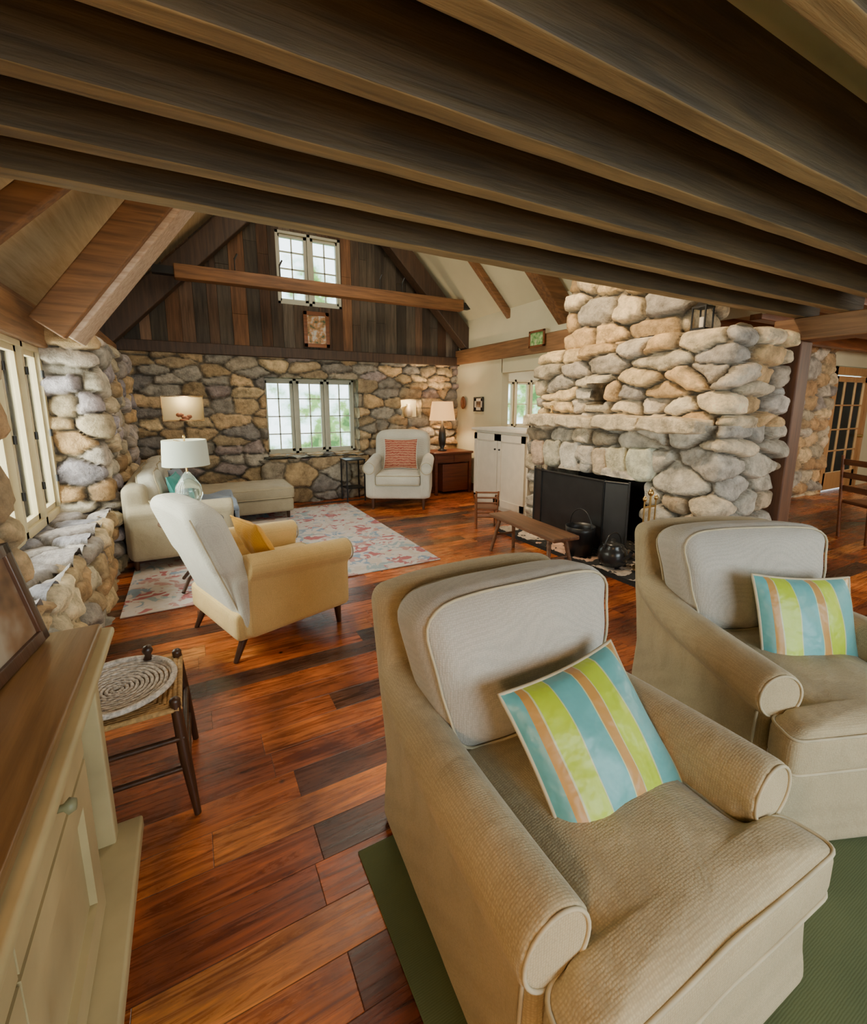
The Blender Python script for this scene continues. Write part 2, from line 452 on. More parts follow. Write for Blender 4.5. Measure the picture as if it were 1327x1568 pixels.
gv2 = t.n('ShaderNodeVectorMath', {0: gv.outputs[0], 1: t.n('ShaderNodeVectorMath', {0: wn2.outputs[1], 1: (9, 9, 9)}, operation='MULTIPLY').outputs[0]}, operation='ADD')
gn = t.n('ShaderNodeTexNoise', {'Vector': gv2.outputs[0], 'Scale': 1.5, 'Detail': 8, 'Roughness': .72, 'Distortion': 1.2})
gc = t.ramp(gn.outputs[0], [(.30, (.12, .08, .10)), (.42, (.60, .50, .50)), (.53, (1, 1, 1)), (.72, (1.9, 1.8, 1.4))])
bl = t.n('ShaderNodeTexNoise', {'Vector': tc.outputs['Object'], 'Scale': 2.0, 'Detail': 5, 'Distortion': .6})
gb = t.ramp(bl.outputs[0], [(.32, (.34, .27, .29)), (.5, (.92, .92, .92)), (.68, (1.45, 1.4, 1.3))])
cc = t.mix(1.0, t.mix(1.0, pc, gc, 'MULTIPLY'), gb, 'MULTIPLY')
kn = t.n('ShaderNodeTexVoronoi', {'Vector': tc.outputs['Object'], 'Scale': 3.2, 'Randomness': 1.0})
kr = t.ramp(kn.outputs['Distance'], [(.025, (0, 0, 0)), (.06, (1, 1, 1))])
cc = t.mix(kr, (.02, .008, .006), cc)
e1 = t.math('MINIMUM', fy, t.math('SUBTRACT', 1, fy)); e2 = t.math('MULTIPLY', t.math('MINIMUM', fx, t.math('SUBTRACT', 1, fx)), 7)
ed = t.math('MINIMUM', e1, e2); seam = t.ramp(ed, [(0, (0, 0, 0)), (.013, (1, 1, 1))])
cc = t.mix(seam, (.035, .011, .007), cc)
rg = t.math('ADD', t.math('MULTIPLY', gn.outputs[0], .34), .11)
hh = t.math('ADD', t.math('MULTIPLY', gn.outputs[0], .6), t.math('ADD', t.math('MULTIPLY', seam, .5), t.math('MULTIPLY', wn2.outputs[0], .5)))
t.finish(cc, rg, hh, .3, .005)
m = M(); m.box((-1.4, -3, -.1), (13.2, 8.4, 0)); m.build('floor', fm)

# ------------------------------------------------------------------ ceiling, joists, roof
m = M(); m.box((-1.3, -2.9, 2.68), (13.2, 2.24, 2.78)); m.box((5.2, 2.24, 2.68), (9.3, 8.4, 2.78)); m.box((9.2, 2.24, 2.68), (13.2, 4.1, 2.78)); m.build('ceiling', plaster_ceil)
jg = group('ceiling_joists')
ys = [2.16, 1.84, 1.51, 1.17, .86, .52, .16, -.2, -.56, -.92, -1.28, -1.64, -2.0, -2.36]
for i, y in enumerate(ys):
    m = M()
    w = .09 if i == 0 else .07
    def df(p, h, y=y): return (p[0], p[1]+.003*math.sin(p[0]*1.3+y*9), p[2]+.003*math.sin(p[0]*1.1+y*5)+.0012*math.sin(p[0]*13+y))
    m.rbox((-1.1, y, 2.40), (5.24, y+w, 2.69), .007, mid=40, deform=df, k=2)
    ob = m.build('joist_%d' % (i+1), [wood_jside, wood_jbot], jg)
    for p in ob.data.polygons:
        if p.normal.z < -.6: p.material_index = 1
m = M(); m.rbox((4.97, -2.8, 2.20), (5.24, 2.40, 2.40), .015); m.build('girder_beam', wood_beamY)
m = M(); m.rbox((4.99, 2.16, 0), (5.20, 2.38, 2.2), .015); m.build('timber_post', wood_post)
m = M()
for yy in (3.4, 2.7, 1.9, 1.1, .3): m.rbox((5.34, yy, 2.5), (13, yy+.12, 2.69), .01)
m.build('kitchen_ceiling_beams', wood_mid)
m = M(); m.box((-1.3, 2.24, 2.78), (5.4, 2.34, 6.2)); m.build('wall_loft', plaster)
roof_w = m_wood('roof_boards', (.46, .31, .16), (.70, .55, .34), 'Y', .8)
m = M()
m.add([(-1.35, 2.24, 2.40), (2.075, 2.24, 5.825), (2.075, 8.1, 5.825), (-1.35, 8.1, 2.40), (-1.35, 2.24, 2.5), (2.075, 2.24, 5.95), (2.075, 8.1, 5.95), (-1.35, 8.1, 2.5)], [(0, 1, 2, 3), (7, 6, 5, 4)], 0, False)
m.add([(5.35, 2.24, 2.55), (2.075, 2.24, 5.825), (2.075, 8.1, 5.825), (5.35, 8.1, 2.55), (5.35, 2.24, 2.7), (2.075, 2.24, 5.95), (2.075, 8.1, 5.95), (5.35, 8.1, 2.7)], [(3, 2, 1, 0), (4, 5, 6, 7)], 1, False)
m.build('ceiling_vault', [roof_w, plaster])
def beam(mm, p0, p1, w, h, side=(0, 1, 0), mat=0, r=.015):
    p0 = Vector(p0); p1 = Vector(p1); d = (p1-p0); L = d.length; d.normalize(); s = Vector(side); s = (s-d*s.dot(d)).normalized(); u = d.cross(s)
    mt = Matrix((( d.x, s.x, u.x, p0.x), (d.y, s.y, u.y, p0.y), (d.z, s.z, u.z, p0.z), (0, 0, 0, 1)))
    mm.rbox((0, -w/2, -h/2), (L, w/2, h/2), r, mtx=mt)
tg = group('roof_truss')
m = M(); beam(m, (-.80, 4.72, 2.17), (1.11, 4.72, 4.69), .48, .20); m.build('principal_rafter_west', wood_pale, tg)  # pale wood paints in the window light on the rafter's underside
m = M(); beam(m, (-.86, 4.44, 2.18), (1.02, 4.44, 4.70), .10, .24); m.build('rafter_cheek', wood_beam, tg)
m = M(); beam(m, (5.12, 4.95, 2.55), (2.4, 4.95, 5.2), .20, .26); m.build('principal_rafter_east', wood_beam, tg)
m = M(); beam(m, (-1.0, 7.5, 2.42), (2.1, 7.5, 5.52), .24, .30); beam(m, (5.15, 7.5, 2.42), (2.05, 7.5, 5.52), .24, .30)
m.build('rafters_north', wood_dark, tg)
m = M(); m.rbox((.0, 7.1, 3.26), (4.45, 7.26, 3.44), .015)
m.build('tie_beam', wood_beam, tg)
m = M()
for xx in (.75, 1.35, 2.9, 3.3): m.cyl((xx, 7.18, 3.44), (xx, 7.18, 3.62), .008); m.cyl((xx, 7.18, 3.6), (xx+.04, 7.18, 3.68), .012)
m.box((-.25, 7.12, 3.3), (.02, 7.24, 3.4)); m.box((4.42, 7.12, 3.3), (4.7, 7.24, 3.4))
m.build('iron_straps', iron, tg)
m = M()
beam(m, (-1.05, 3.7, 2.50), (.6, 3.7, 4.15), .10, .16); beam(m, (-1.05, 3.0, 2.50), (1.0, 3.0, 4.55), .10, .16); beam(m, (-1.05, 6.1, 2.55), (1.2, 6.1, 4.80), .12, .14)
beam(m, (5.2, 6.2, 2.62), (3.4, 6.2, 4.42), .1, .1)
m.build('rafters_common', wood_beam, tg)

# ------------------------------------------------------------------ right (east) walls
m = M()
m.box((4.72, 6.3, 0), (4.86, WY+.1, 2.42)); m.box((4.72, 4.6, 2.15), (4.86, 6.32, 2.42))
m.box((4.74, 2.3, 2.66), (4.9, WY, 3.3))
m.build('wall_east', plaster)
m = M()
m.rbox((4.66, 4.6, 2.38), (4.80, WY-.05, 2.64), .01); m.build('trim_2', wood_beamY)
m = M(); m.box((4.70, 6.3, 0), (4.72, WY-.06, .14)); m.build('baseboard_east', wood_mid)
m = M()
a0, a1, z0, z1 = 5.35, 7.05, 1.12, 2.15
m.box((4.86, WY, 0), (a0, WY+.15, 2.7)); m.box((a1, WY, 0), (9.3, WY+.15, 2.7)); m.box((a0, WY, 0), (a1, WY+.15, z0)); m.box((a0, WY, z1), (a1, WY+.15, 2.7)); m.box((9.2, 4.1, 0), (9.3, WY, 2.7))
m.build('wall_kitchen_north', plaster)
window('window_4', 'Y', WY+.05, a0, a1, z0, z1, 4, 1, 2, win_cream)
DX = 10.25
stone_strip('wall_entry_stone', [(DX-.02, 3.9), (5.2, 3.9)], 0, 2.7, res=.035, cell=(.36, .17), depth=.08, seed=77, pal=PAL_GOLD)
m = M(); m.box((5.2, 3.98, 0), (DX-.02, 4.1, 2.7)); m.build('wall_entry_west', plaster)
m = M(); m.box((DX+1.60, 3.9, 0), (13.2, 4.05, 2.7)); m.build('wall_entry_east', plaster)
m = M(); m.box((DX-.02, 3.9, 2.32), (DX+1.6, 4.05, 2.7)); m.build('wall_entry_header', plaster)
dg = group('door_1', (DX, 0, 0)); m = M()
m.box((0, 3.86, .001), (.10, 3.99, 2.3)); m.box((1.47, 3.86, .001), (1.57, 3.99, 2.3)); m.box((0, 3.86, 2.16), (1.57, 3.99, 2.3))
for u0, u1 in ((.12, 1.45),):
    m.box((u0, 3.88, .02), (u0+.10, 3.93, 2.14)); m.box((u1-.10, 3.88, .02), (u1, 3.93, 2.14)); m.box((u0, 3.88, .02), (u1, 3.93, .35)); m.box((u0, 3.88, 2.04), (u1, 3.93, 2.14))
    for q in (1/3, 2/3): m.box((u0+(u1-u0)*q-.012, 3.89, .3), (u0+(u1-u0)*q+.012, 3.92, 2.1))
    for z in (.75, 1.15, 1.6): m.box((u0, 3.89, z), (u1, 3.92, z+.024))
m.build('door_leaf', m_wood('door_oak', (.30, .14, .045), (.55, .30, .12), 'Z', .4), dg)
m = M(); m.box((.2, 3.90, .3), (1.4, 3.905, 2.1)); m.build('glass', glass, dg)
m = M(); m.cyl((1.38, 3.80, 1.02), (1.38, 3.88, 1.02), .03); m.build('knob', brass, dg)
m = M(); m.box((13.1, -3, 0), (13.2, 3.88, 2.7)); m.build('wall_hall_east', plaster)
m = M()
m.box((-1.3, -2.9, 0), (.2, -2.75, 2.7)); m.box((3.8, -2.9, 0), (13.2, -2.75, 2.7)); m.box((.2, -2.9, 0), (3.8, -2.75, .5)); m.box((.2, -2.9, 2.3), (3.8, -2.75, 2.7))
m.build('wall_south', plaster)
window('window_5', 'Y', -2.82, .2, 3.8, .5, 2.3, 4, 2, 3)

# ------------------------------------------------------------------ fireplace
fp = group('stone_fireplace')
FX = 4.10; BX = 4.96; FY0 = 2.30; FY1 = 4.70
PAL_FP_LOW = [(.48,.43,.36),(.54,.48,.38),(.42,.39,.34),(.56,.46,.32),(.60,.55,.45),(.50,.39,.26)]
PAL_FP_UP = [(.70,.47,.23),(.74,.55,.30),(.62,.41,.20),(.64,.54,.38),(.54,.48,.39),(.76,.61,.40),(.52,.44,.34),(.48,.43,.37)]
L0 = BX-FX
stone_strip('stone_lower', [(BX, FY0), (FX, FY0), (FX, FY1), (BX, FY1)], 0, 1.44,
   holes=[(L0+2.94-FY0, L0+4.38-FY0, .05, .86, .55)], res=.016, cell=(.36, .18), depth=.11, seed=31, pal=PAL_FP_LOW, parent=fp)
L1 = BX-(FX+.10)
stone_strip('stone_upper', [(BX, FY0+.02), (FX+.10, FY0+.02), (FX+.10, FY1-.03), (BX, FY1-.03)], 1.42, 2.30,
   holes=[(L1+3.54-FY0, L1+3.78-FY0, 1.62, 1.86, .3)], res=.016, cell=(.38, .14), depth=.12, seed=38, pal=PAL_FP_UP, parent=fp, zcap=.1)
stone_strip('stone_stack', [(BX, 2.92), (FX+.26, 2.92), (FX+.20, 4.30), (BX, 4.30)], 2.2, 3.9, res=.02, cell=(.55, .25), depth=.12, seed=45, pal=PAL_FP_UP, parent=fp)
stone_top('shoulder_stones', FX+.12, BX, FY0, FY1-.01, 2.25, fp, (.4, .35), .05, 8)
def rough(p, h):
    f = .014*(math.sin(p[1]*9+p[2]*20)+math.sin(p[1]*23+p[0]*15))
    return (p[0]-abs(f)*.8 if p[0] < 0 else p[0], p[1]+f*.6, p[2]+f*.7)
m = M(); yy = 2.38
while yy < 4.66:
    w = random.uniform(.38, .6); y1 = min(yy+w, 4.72)
    m.rbox((FX-.20-random.uniform(0, .06), yy, 1.37), (FX+.25, y1-.012, 1.48+random.uniform(0, .03)), .02, mid=8, deform=rough); yy += w
cols = [[.66, .54, .37, 1]]*len(m.v); m.build('mantel_shelf', stone_m, fp, colors=cols)
m = M(); cols = []; yy = 2.86
while yy < 4.42:
    w = random.uniform(.18, .32)
    n0 = len(m.v); m.rbox((FX-.11-random.uniform(0, .03), yy, .86-random.uniform(0, .02)), (FX+.1, yy+w-.02, 1.14+random.uniform(0, .09)), .045, mid=6, deform=rough)
    q = random.choice(PAL_FP_LOW); q = [a*random.uniform(.95, 1.15) for a in q]; cols += [[*q, 1]]*(len(m.v)-n0); yy += w
m.build('lintel_stones', stone_m, fp, colors=cols)
m = M(); m.box((FX+.5, 2.85, 0), (FX+.56, 4.5, .95)); m.box((FX+.02, 2.88, 0.0), (FX+.56, 4.42, .06)); m.box((FX+.06, 2.88, .84), (FX+.56, 4.42, .9)); m.box((FX+.35, 3.4, 1.55), (FX+.42, 3.9, 1.95))
m.build('firebox_lining', soot, fp)
hg = group('hearth')
stone_top('hearth_slabs', 3.42, FX-.02, 2.3, 4.6, .03, hg, (.55, .5), .02, 12, [(.46, .28, .20), (.52, .42, .33), (.44, .36, .31)])
m = M(); m.box((3.42, 2.3, 0), (FX-.02, 4.6, .045)); m.build('hearth_base', soot, hg)
m = M(); g = group('fire_screen')
pts = [(3.82, 4.36), (3.74, 4.14), (3.74, 3.20), (3.82, 2.96)]
for (ax, ay), (bx_, by) in zip(pts[:-1], pts[1:]):
    for z in (.09, .84): m.cyl((ax, ay, z), (bx_, by, z), .012, seg=8)
    m.cyl((ax, ay, .07), (ax, ay, .86), .012, seg=8); m.cyl((bx_, by, .07), (bx_, by, .86), .012, seg=8)
    m.add([(ax, ay, .09), (bx_, by, .09), (bx_, by, .84), (ax, ay, .84)], [(0, 1, 2, 3)], 0, False)
m.build('screen', iron, g)
g = group('cast_iron_kettle', (3.57, 2.90, .062)); m = M()
m.lathe([(0, 0), (.09, 0), (.13, .04), (.145, .10), (.13, .17), (.10, .20), (.105, .215), (.06, .235), (.02, .245), (.02, .27), (0, .275)])
m.tube([(.12*math.cos(a), 0, .19+.14*math.sin(a)) for a in np.linspace(0, math.pi, 14)], .007)
m.tube([(0, -.13, .1), (0, -.19, .14), (0, -.21, .19)], .018)
m.build('kettle', m_plain('kettle_iron', (.02, .02, .02), .25), g)
g = group('coal_bucket', (3.56, 3.32, .062)); m = M()
m.lathe([(0, 0), (.12, 0), (.15, .25), (.155, .30), (.145, .30), (.14, .25), (.11, .02), (0, .02)])
m.tube([(0, .15*math.cos(a), .3+.18*math.sin(a)) for a in np.linspace(0, math.pi, 14)], .006)
m.build('bucket', iron, g)
g = group('fireplace_tools', (3.74, 2.66, .062)); m = M()
m.cyl((0, 0, 0), (0, 0, .02), .11); m.cyl((0, 0, 0), (0, 0, .72), .01); m.cyl((-.08, -.0, .62), (.08, 0, .62), .008)
for dx in (-.08, .08): m.cyl((dx, .0, .12), (dx, 0, .68), .007); m.lathe([(0, 0), (.015, .01), (.02, .03), (.01, .05), (0, .06)], (dx, 0, .67), 12); m.box((dx-.04, -.01, .08), (dx+.04, .01, .2))
m.lathe([(0, 0), (.02, .02), (.028, .04), (.015, .07), (0, .08)], (0, 0, .71), 14)
m.build('tools', brass, g)

g = group('built_in_cabinet'); m = M()
m.box((4.16, 4.90, 0), (4.70, 6.22, 1.22)); m.rbox((4.09, 4.89, 1.22), (4.71, 6.26, 1.26), .01)
for a, b in ((4.93, 5.56), (5.57, 6.20)):
    m.box((4.13, a, .08), (4.16, b, 1.18))
    for q in ((a, a+.08, .08, 1.18), (b-.08, b, .08, 1.18), (a, b, .08, .18), (a, b, 1.08, 1.18)): m.box((4.115, q[0], q[2]), (4.132, q[1], q[3]))
m.build('carcass', white_paint, g)
m = M()
for y in (5.51, 5.62): m.lathe([(0, 0), (.015, 0), (.012, .02), (0, .03)], (0, 0, 0), 12, mtx=T(4.115, y, .95) @ rot(0, -90, 0))
m.build('knobs', iron, g)

# ------------------------------------------------------------------ upholstery
def remesh_obj(m, name, mat, parent, vox=.013, it=6, fac=.6):
    ob = m.build(name, mat, parent)
    r = ob.modifiers.new('r', 'REMESH'); r.mode = 'VOXEL'; r.voxel_size = vox; r.use_smooth_shade = True
    s = ob.modifiers.new('s', 'SMOOTH'); s.factor = fac; s.iterations = it
    return ob

def rounded_poly(pts, r, n=5):
    out = []; N = len(pts)
    for i in range(N):
        p = Vector(pts[i]); a = Vector(pts[i-1]); b = Vector(pts[(i+1) % N])
        da = (a-p).normalized(); db = (b-p).normalized()
        p0 = p+da*r; p1 = p+db*r
        for k in range(n+1):
            t_ = k/n; out.append(p0*(1-t_)**2+p*2*t_*(1-t_)+p1*t_**2)
    res = []
    for i in range(len(out)):
        a = out[i]; b = out[(i+1) % len(out)]; L = (b-a).length; k = max(1, int(L/.04))
        for q in range(k): res.append(a.lerp(b, q/k))
    return res

def cushion_poly(m, pts, cen, zb, zt, r=.03, puff=.03, rc=.06, seed=0, pm=1):
    O = rounded_poly(pts, rc); c = Vector(cen); n = len(O); V = []; F = []
    def ring(ins, z):
        for p in O:
            d = p-c; L = d.length; q = c+d*(1-ins/L) if ins < 1 else c
            V.append((q.x, q.y, z))
    def ringf(f, z):
        for i, p in enumerate(O):
            q = c+(p-c)*f
            V.append((q.x, q.y, z+.005*math.sin(q.x*17+seed)*math.sin(q.y*13)*(f < .95)))
    ringf(.0, zb); ringf(.9, zb)
    for a in np.linspace(0, math.pi/2, 4): ring(r*(1-math.sin(a)), zb+r*(1-math.cos(a)))
    zt0 = zt
    for a in np.linspace(0, math.pi/2, 4): ring(r*(1-math.cos(a)), zt0-r+r*math.sin(a))
    for f in (.88, .78, .65, .5, .35, .2, .08, 0): ringf(f, zt0+puff*(1-f**3)*1.0)
    R = len(V)//n
    for j in range(R-1):
        for i in range(n): F.append((j*n+i, j*n+(i+1) % n, (j+1)*n+(i+1) % n, (j+1)*n+i))
    m.add(V, F, 0, True)
    for z in (zt0-r*.25, zb+r*.25):
        m.tube([(c+(p-c)*(1-(r*.2)/(p-c).length)).to_3d()+Vector((0, 0, z)) for p in O], .0055, True, mat=pm)

def back_cushion(m, w, h, th, mtx, r=.06, wtop=None, pm=1, sag=.03):
    wtop = wtop or w
    def warp(x, y, z, hw, hz):
        fx = max(0, 1-(x/hw)**2); fz = max(0, 1-((z-hz)/hz)**2)
        y2 = y*(1+.30*fx*fz)+.012*math.sin(x*15+z*9)*fx+.007*math.sin(z*26-x*8)*fz
        u = z/h; u = u*u*(3-2*u)
        s = 1+(wtop/w-1)*u+.03*fz
        return (x*s, y2, z+sag*fx*max(0, z/h*2-1))
    def df(p, hh):
        q = warp(p[0], p[1], p[2]+hh[2], hh[0], hh[2]); return (q[0], q[1], q[2]-hh[2])
    m.rbox((-w/2, -th/2, 0), (w/2, th/2, h), r, mid=14, mtx=mtx, deform=df)
    for sy in (-1, 1):
        P = rounded_poly([Vector((-w/2, 0)), Vector((w/2, 0)), Vector((w/2, h)), Vector((-w/2, h))], r*1.2)
        k = r*.22
        pts = []
        for q in P:
            qx = q.x*(1-k/(w/2)); qz = h/2+(q.y-h/2)*(1-k/(h/2))
            pts.append(warp(qx, sy*(th/2-r*.22), qz, w/2, h/2))
        m.tube(pts, .005, True, mat=pm, mtx=mtx)

def pillow_mesh(w, h, th, n=22, pipe=.006):
    m = M(); V = []; F = []
    for s in (1, -1):
        b = len(V)
        for i in range(n+1):
            for j in range(n+1):
                u = -1+2*i/n; v = -1+2*j/n
                k = max(0, (1-abs(u)**2.6)*(1-abs(v)**2.6))**.55
                px = u*w/2*(1-.07*(1-v*v)); pz = v*h/2*(1-.07*(1-u*u))
                V.append((px, s*th/2*k+.004*math.sin(u*9+v*5)*k, pz))
        for i in range(n):
            for j in range(n):
                q = (b+i*(n+1)+j, b+(i+1)*(n+1)+j, b+(i+1)*(n+1)+j+1, b+i*(n+1)+j+1)
                F.append(q[::-1] if s > 0 else q)
    m.add(V, F, 0, True)
    e = []
    for k in range(n): e.append((-1+2*k/n, -1))
    for k in range(n): e.append((1, -1+2*k/n))
    for k in range(n): e.append((1-2*k/n, 1))
    for k in range(n): e.append((-1, 1-2*k/n))
    m.tube([(u*w/2*(1-.07*(1-v*v)), 0, v*h/2*(1-.07*(1-u*u))) for u, v in e], pipe, True, mat=1)
    return m

def stripes(name, w):
    m, t = newmat(name); tc = t.n('ShaderNodeTexCoord'); sp = t.n('ShaderNodeSeparateXYZ', {0: tc.outputs['Object']})
    f = t.math('ADD', t.math('DIVIDE', sp.outputs[0], w), .5)
    B = (.11, .36, .36); O = (.48, .25, .06); L = (.42, .56, .015); W = (.50, .54, .28)
    st = [(0, B), (.09, B), (.10, O), (.155, W), (.165, L), (.31, W), (.32, B), (.50, W), (.505, O), (.575, W), (.585, L), (.73, W), (.74, B), (.92, W), (.93, O)]
    cc = t.ramp(f, st, 'CONSTANT'); nz = t.n('ShaderNodeTexNoise', {'Vector': tc.outputs['Object'], 'Scale': 9, 'Detail': 3})
    t.finish(cc, .38, nz.outputs[0], .7, .02, Sheen_Weight=.2)
    return m
pil_mat = stripes('pillow_stripes', .50)

def slip_chair(name, loc, rz, pil, bcx=0):
    g = group(name, (*loc, .009), rz)
    m = M()
    m.rbox((-.38, -.54, .0), (.38, .44, .33), .03)
    m.rbox((-.455, -.605, .0), (.455, -.44, .315), .03, deform=lambda p, h: (p[0]*(1+.02*max(0, -p[2]/h[2])), p[1]-.02*max(0, -p[2]/h[2])*(p[1] < 0), p[2]))
    for s in (-1, 1):
        def df(p, h, s=s): return (p[0]+s*.02*max(0, -p[2]/h[2])-s*.045*(p[1]/h[1]*.5+.5), p[1], p[2])
        xa, xb = sorted((s*.30, s*.445))
        m.rbox((xa, -.485, .0), (xb, .44, .56), .04, deform=df, mid=6)
        V = []; n = 28; K = 16
        for k in range(K):
            y = -.505+.92*k/(K-1); u = max(0, (y-.05)/.36); q = k/(K-1)
            cx = s*(.393-.05*q*q); cz = .540+.07*u*u; r = .095-.014*q
            for i in range(n):
                a = 2*math.pi*i/n; V.append((cx+r*math.cos(a), y, cz+r*math.sin(a)))
        F = [(k*n+i, k*n+(i+1) % n, (k+1)*n+(i+1) % n, (k+1)*n+i) for k in range(K-1) for i in range(n)]
        F = [f[::-1] for f in F]
        F += [tuple(range(n)), tuple(reversed(range((K-1)*n, K*n)))]
        m.add(V, F)
    def dfb(p, h): return (p[0]*(1+.045*p[2]/h[2]), p[1]+.05*(p[2]/h[2])-.03*(abs(p[0])/h[0])**2, p[2]-.03*(p[0]/h[0])**4*(p[2] > 0))
    m.rbox((-.41, .38, .0), (.41, .50, .97), .05, deform=dfb, mid=8)
    remesh_obj(m, 'frame', fab_tan, g, .012, 4)
    m = M()
    for s in (-1, 1):
        m.tube([(s*.393+.085*math.cos(a), -.506, .540+.085*math.sin(a)) for a in np.linspace(0, 2*math.pi, 32)[:-1]], .005, True)
        m.tube([(s*.456, -.478, .47), (s*.466, -.482, .34)], .005)
    m.build('piping', pipe_m, g)
    m = M()
    cushion_poly(m, [Vector(p) for p in ((-.30, .22), (-.30, -.49), (-.445, -.51), (-.465, -.64), (.465, -.64), (.445, -.51), (.30, -.49), (.30, .22))], (0, -.53), .32, .475, .04, .045, .045)
    m.build('seat_cushion', [fab_tan, pipe_m], g)
    m = M()
    back_cushion(m, .66, .52, .26, T(.03, .175, .46) @ rot(-9, 0, 0), .08, .84)
    m.build('back_cushion', [fab_grey, pipe_m], g)
    p = pillow_mesh(.50, .48, .15).build('striped_pillow', [pil_mat, pipe_m])
    p.parent = g; p.matrix_basis = pil
    return g
slip_chair('slipcovered_armchair', (.965, 1.02), -1, T(.055, -.185, .592) @ rot(-40, 0, 0) @ rot(0, -5, 0))
slip_chair('slipcovered_armchair', (2.41, 1.04), -22, T(.09, -.13, .590) @ rot(-20, 0, 0) @ rot(0, 4, 0))

def club_chair(name, loc, rz, mat, matb, z0=.0, lean=.09, sc=1):
    g = group(name, (*loc, z0), rz, sc)
    m = M()
    m.rbox((-.40, -.42, .15), (.40, .40, .34), .03)
    for s in (-1, 1):
        xa, xb = sorted((s*.30, s*.44))
        m.rbox((xa, -.43, .16), (xb, .34, .58), .04, mid=6)
        for k in range(10):
            y0 = -.44+.075*k; y1 = y0+.08
            m.cyl((s*.385, y0, .57+.005*k), (s*.385, y1, .57+.005*(k+1)), .085, .085, 24)
    remesh_obj(m, 'frame', mat, g, .013, 5)
    m = M()
    def dfb(p, h):
        q = p[2]/h[2]*.5+.5
        return (p[0]*(.97+.10*q-.05*q*q), p[1]+lean*2*q-lean*.6, p[2]-.06*(p[0]/h[0])**4*(p[2] > 0))
    m.rbox((-.40, .20, .17), (.40, .42, 1.05), .09, deform=dfb, mid=10)
    m.rbox((-.43, .20, .17), (.43, .38, .60), .05, deform=lambda p, h: (p[0], p[1]+.04*p[2]/h[2], p[2]))
    remesh_obj(m, 'back', matb, g, .013, 5)
    m = M()
    cushion_poly(m, [Vector(p) for p in ((-.30, .22), (-.30, -.46), (.30, -.46), (.30, .22))], (0, -.12), .34, .48, .035, .03, .05)
    m.build('seat_cushion', [mat, pipe_m], g)
    m = M()
    for s in (-1, 1):
        m.tube([(s*.385+.078*math.cos(a), -.443, .57+.078*math.sin(a)) for a in np.linspace(0, 2*math.pi, 26)[:-1]], .005, True)
        P = []
        for z in np.linspace(.24, 1.0, 14):
            q = (z-.17)/.88; P.append((s*(.378*(.97+.10*q-.05*q*q)), .398+lean*2*q-lean*.6, z-.02*q))
        m.tube(P, .005)
    m.build('piping', pipe_m, g)
    m = M()
    for s in (-1, 1):
        m.cyl((s*.34, -.37, .17), (s*.345, -.38, 0), .03, .017, 12); m.cyl((s*.33, .32, .17), (s*.34, .40, 0), .028, .016, 12)
    m.build('legs', wood_leg, g)
    return g
g = club_chair('club_armchair', (.42, 3.36), 108, fab_cream, fab_white, lean=.16)  # same cream cloth; the light on its back is painted as off-white
p = pillow_mesh(.40, .36, .13).build('yellow_pillow', [fab_yel, fab_yel]); p.parent = g; p.matrix_basis = T(.02, .06, .66) @ rot(-26, 0, 0)
g = club_chair('club_armchair', (3.02, 6.72), -30, fab_white, fab_white, z0=.0, sc=1.15)
mz, t = newmat('pillow_red_pattern')
c = t.coord((1, 1, 1)); wv = t.n('ShaderNodeTexWave', {'Vector': c, 'Scale': 9, 'Distortion': 3, 'Detail': 1, 'Detail Scale': 3}, bands_direction='Z')
wv2 = t.n('ShaderNodeTexWave', {'Vector': c, 'Scale': 14}, bands_direction='X')
f_ = t.math('ADD', t.math('MULTIPLY', wv.outputs[1], .7), t.math('MULTIPLY', wv2.outputs[1], .3))
t.finish(t.ramp(f_, [(.1, (.22, .02, .015)), (.35, (.38, .08, .05)), (.5, (.6, .42, .28)), (.68, (.33, .05, .03)), (.9, (.5, .30, .18))]), .85)
p = pillow_mesh(.48, .44, .14).build('patterned_pillow', [mz, fab_white]); p.parent = g; p.matrix_basis = T(0, .03, .72) @ rot(-18, 0, 0)

g = group('chaise_sofa', (0, 0, .016)); m = M()
m.rbox((-.60, 5.05, .10), (.33, 7.35, .30), .03); m.rbox((.2, 6.52, .10), (1.25, 7.35, .30), .03)
m.rbox((-.62, 5.05, .10), (-.40, 7.38, .84), .07, mid=6)
m.rbox((-.58, 5.0, .10), (.34, 5.18, .56), .04); m.cyl((-.58, 5.08, .56), (.35, 5.08, .56), .09, seg=24)
remesh_obj(m, 'frame', fab_sofa, g, .016, 5)
m = M()
cushion_poly(m, [Vector(p) for p in ((-.42, 5.2), (.36, 5.2), (.36, 6.5), (-.42, 6.5))], (0, 5.85), .30, .45, .035, .03, .05)
cushion_poly(m, [Vector(p) for p in ((-.42, 6.51), (1.27, 6.51), (1.27, 7.35), (-.42, 7.35))], (.4, 6.93), .30, .45, .035, .03, .07)
m.build('seat_cushions', [fab_sofa, pipe_m], g)
m = M()
for y in (5.56, 6.24, 6.95): back_cushion(m, .66, .46, .18, T(-.34, y, .45) @ rot(0, 0, 90) @ rot(-10, 0, 0), .06)
m.build('back_cushions', [fab_white, pipe_m], g)
for i, (y, mt) in enumerate(((5.45, fab_teal), (6.0, fab_blue))):
    p = pillow_mesh(.44, .42, .14).build('teal_pillow' if i == 0 else 'blue_pillow', [mt, mt]); p.parent = g; p.matrix_basis = T(-.13, y, .68) @ rot(0, 0, 80) @ rot(-20, 0, 0)
m = M()
def drape(p, h): return (p[0], p[1]+.02*math.sin(p[0]*20), p[2]+.02*math.sin(p[0]*14+p[1]*11)*1.0)
m.rbox((-.05, 5.25, .48), (.42, 6.2, .53), .02, mid=14, deform=drape); m.rbox((.375, 5.25, .2), (.42, 6.2, .52), .02, mid=10)
m.build('throw_blanket', fab_blue, g)
m = M()
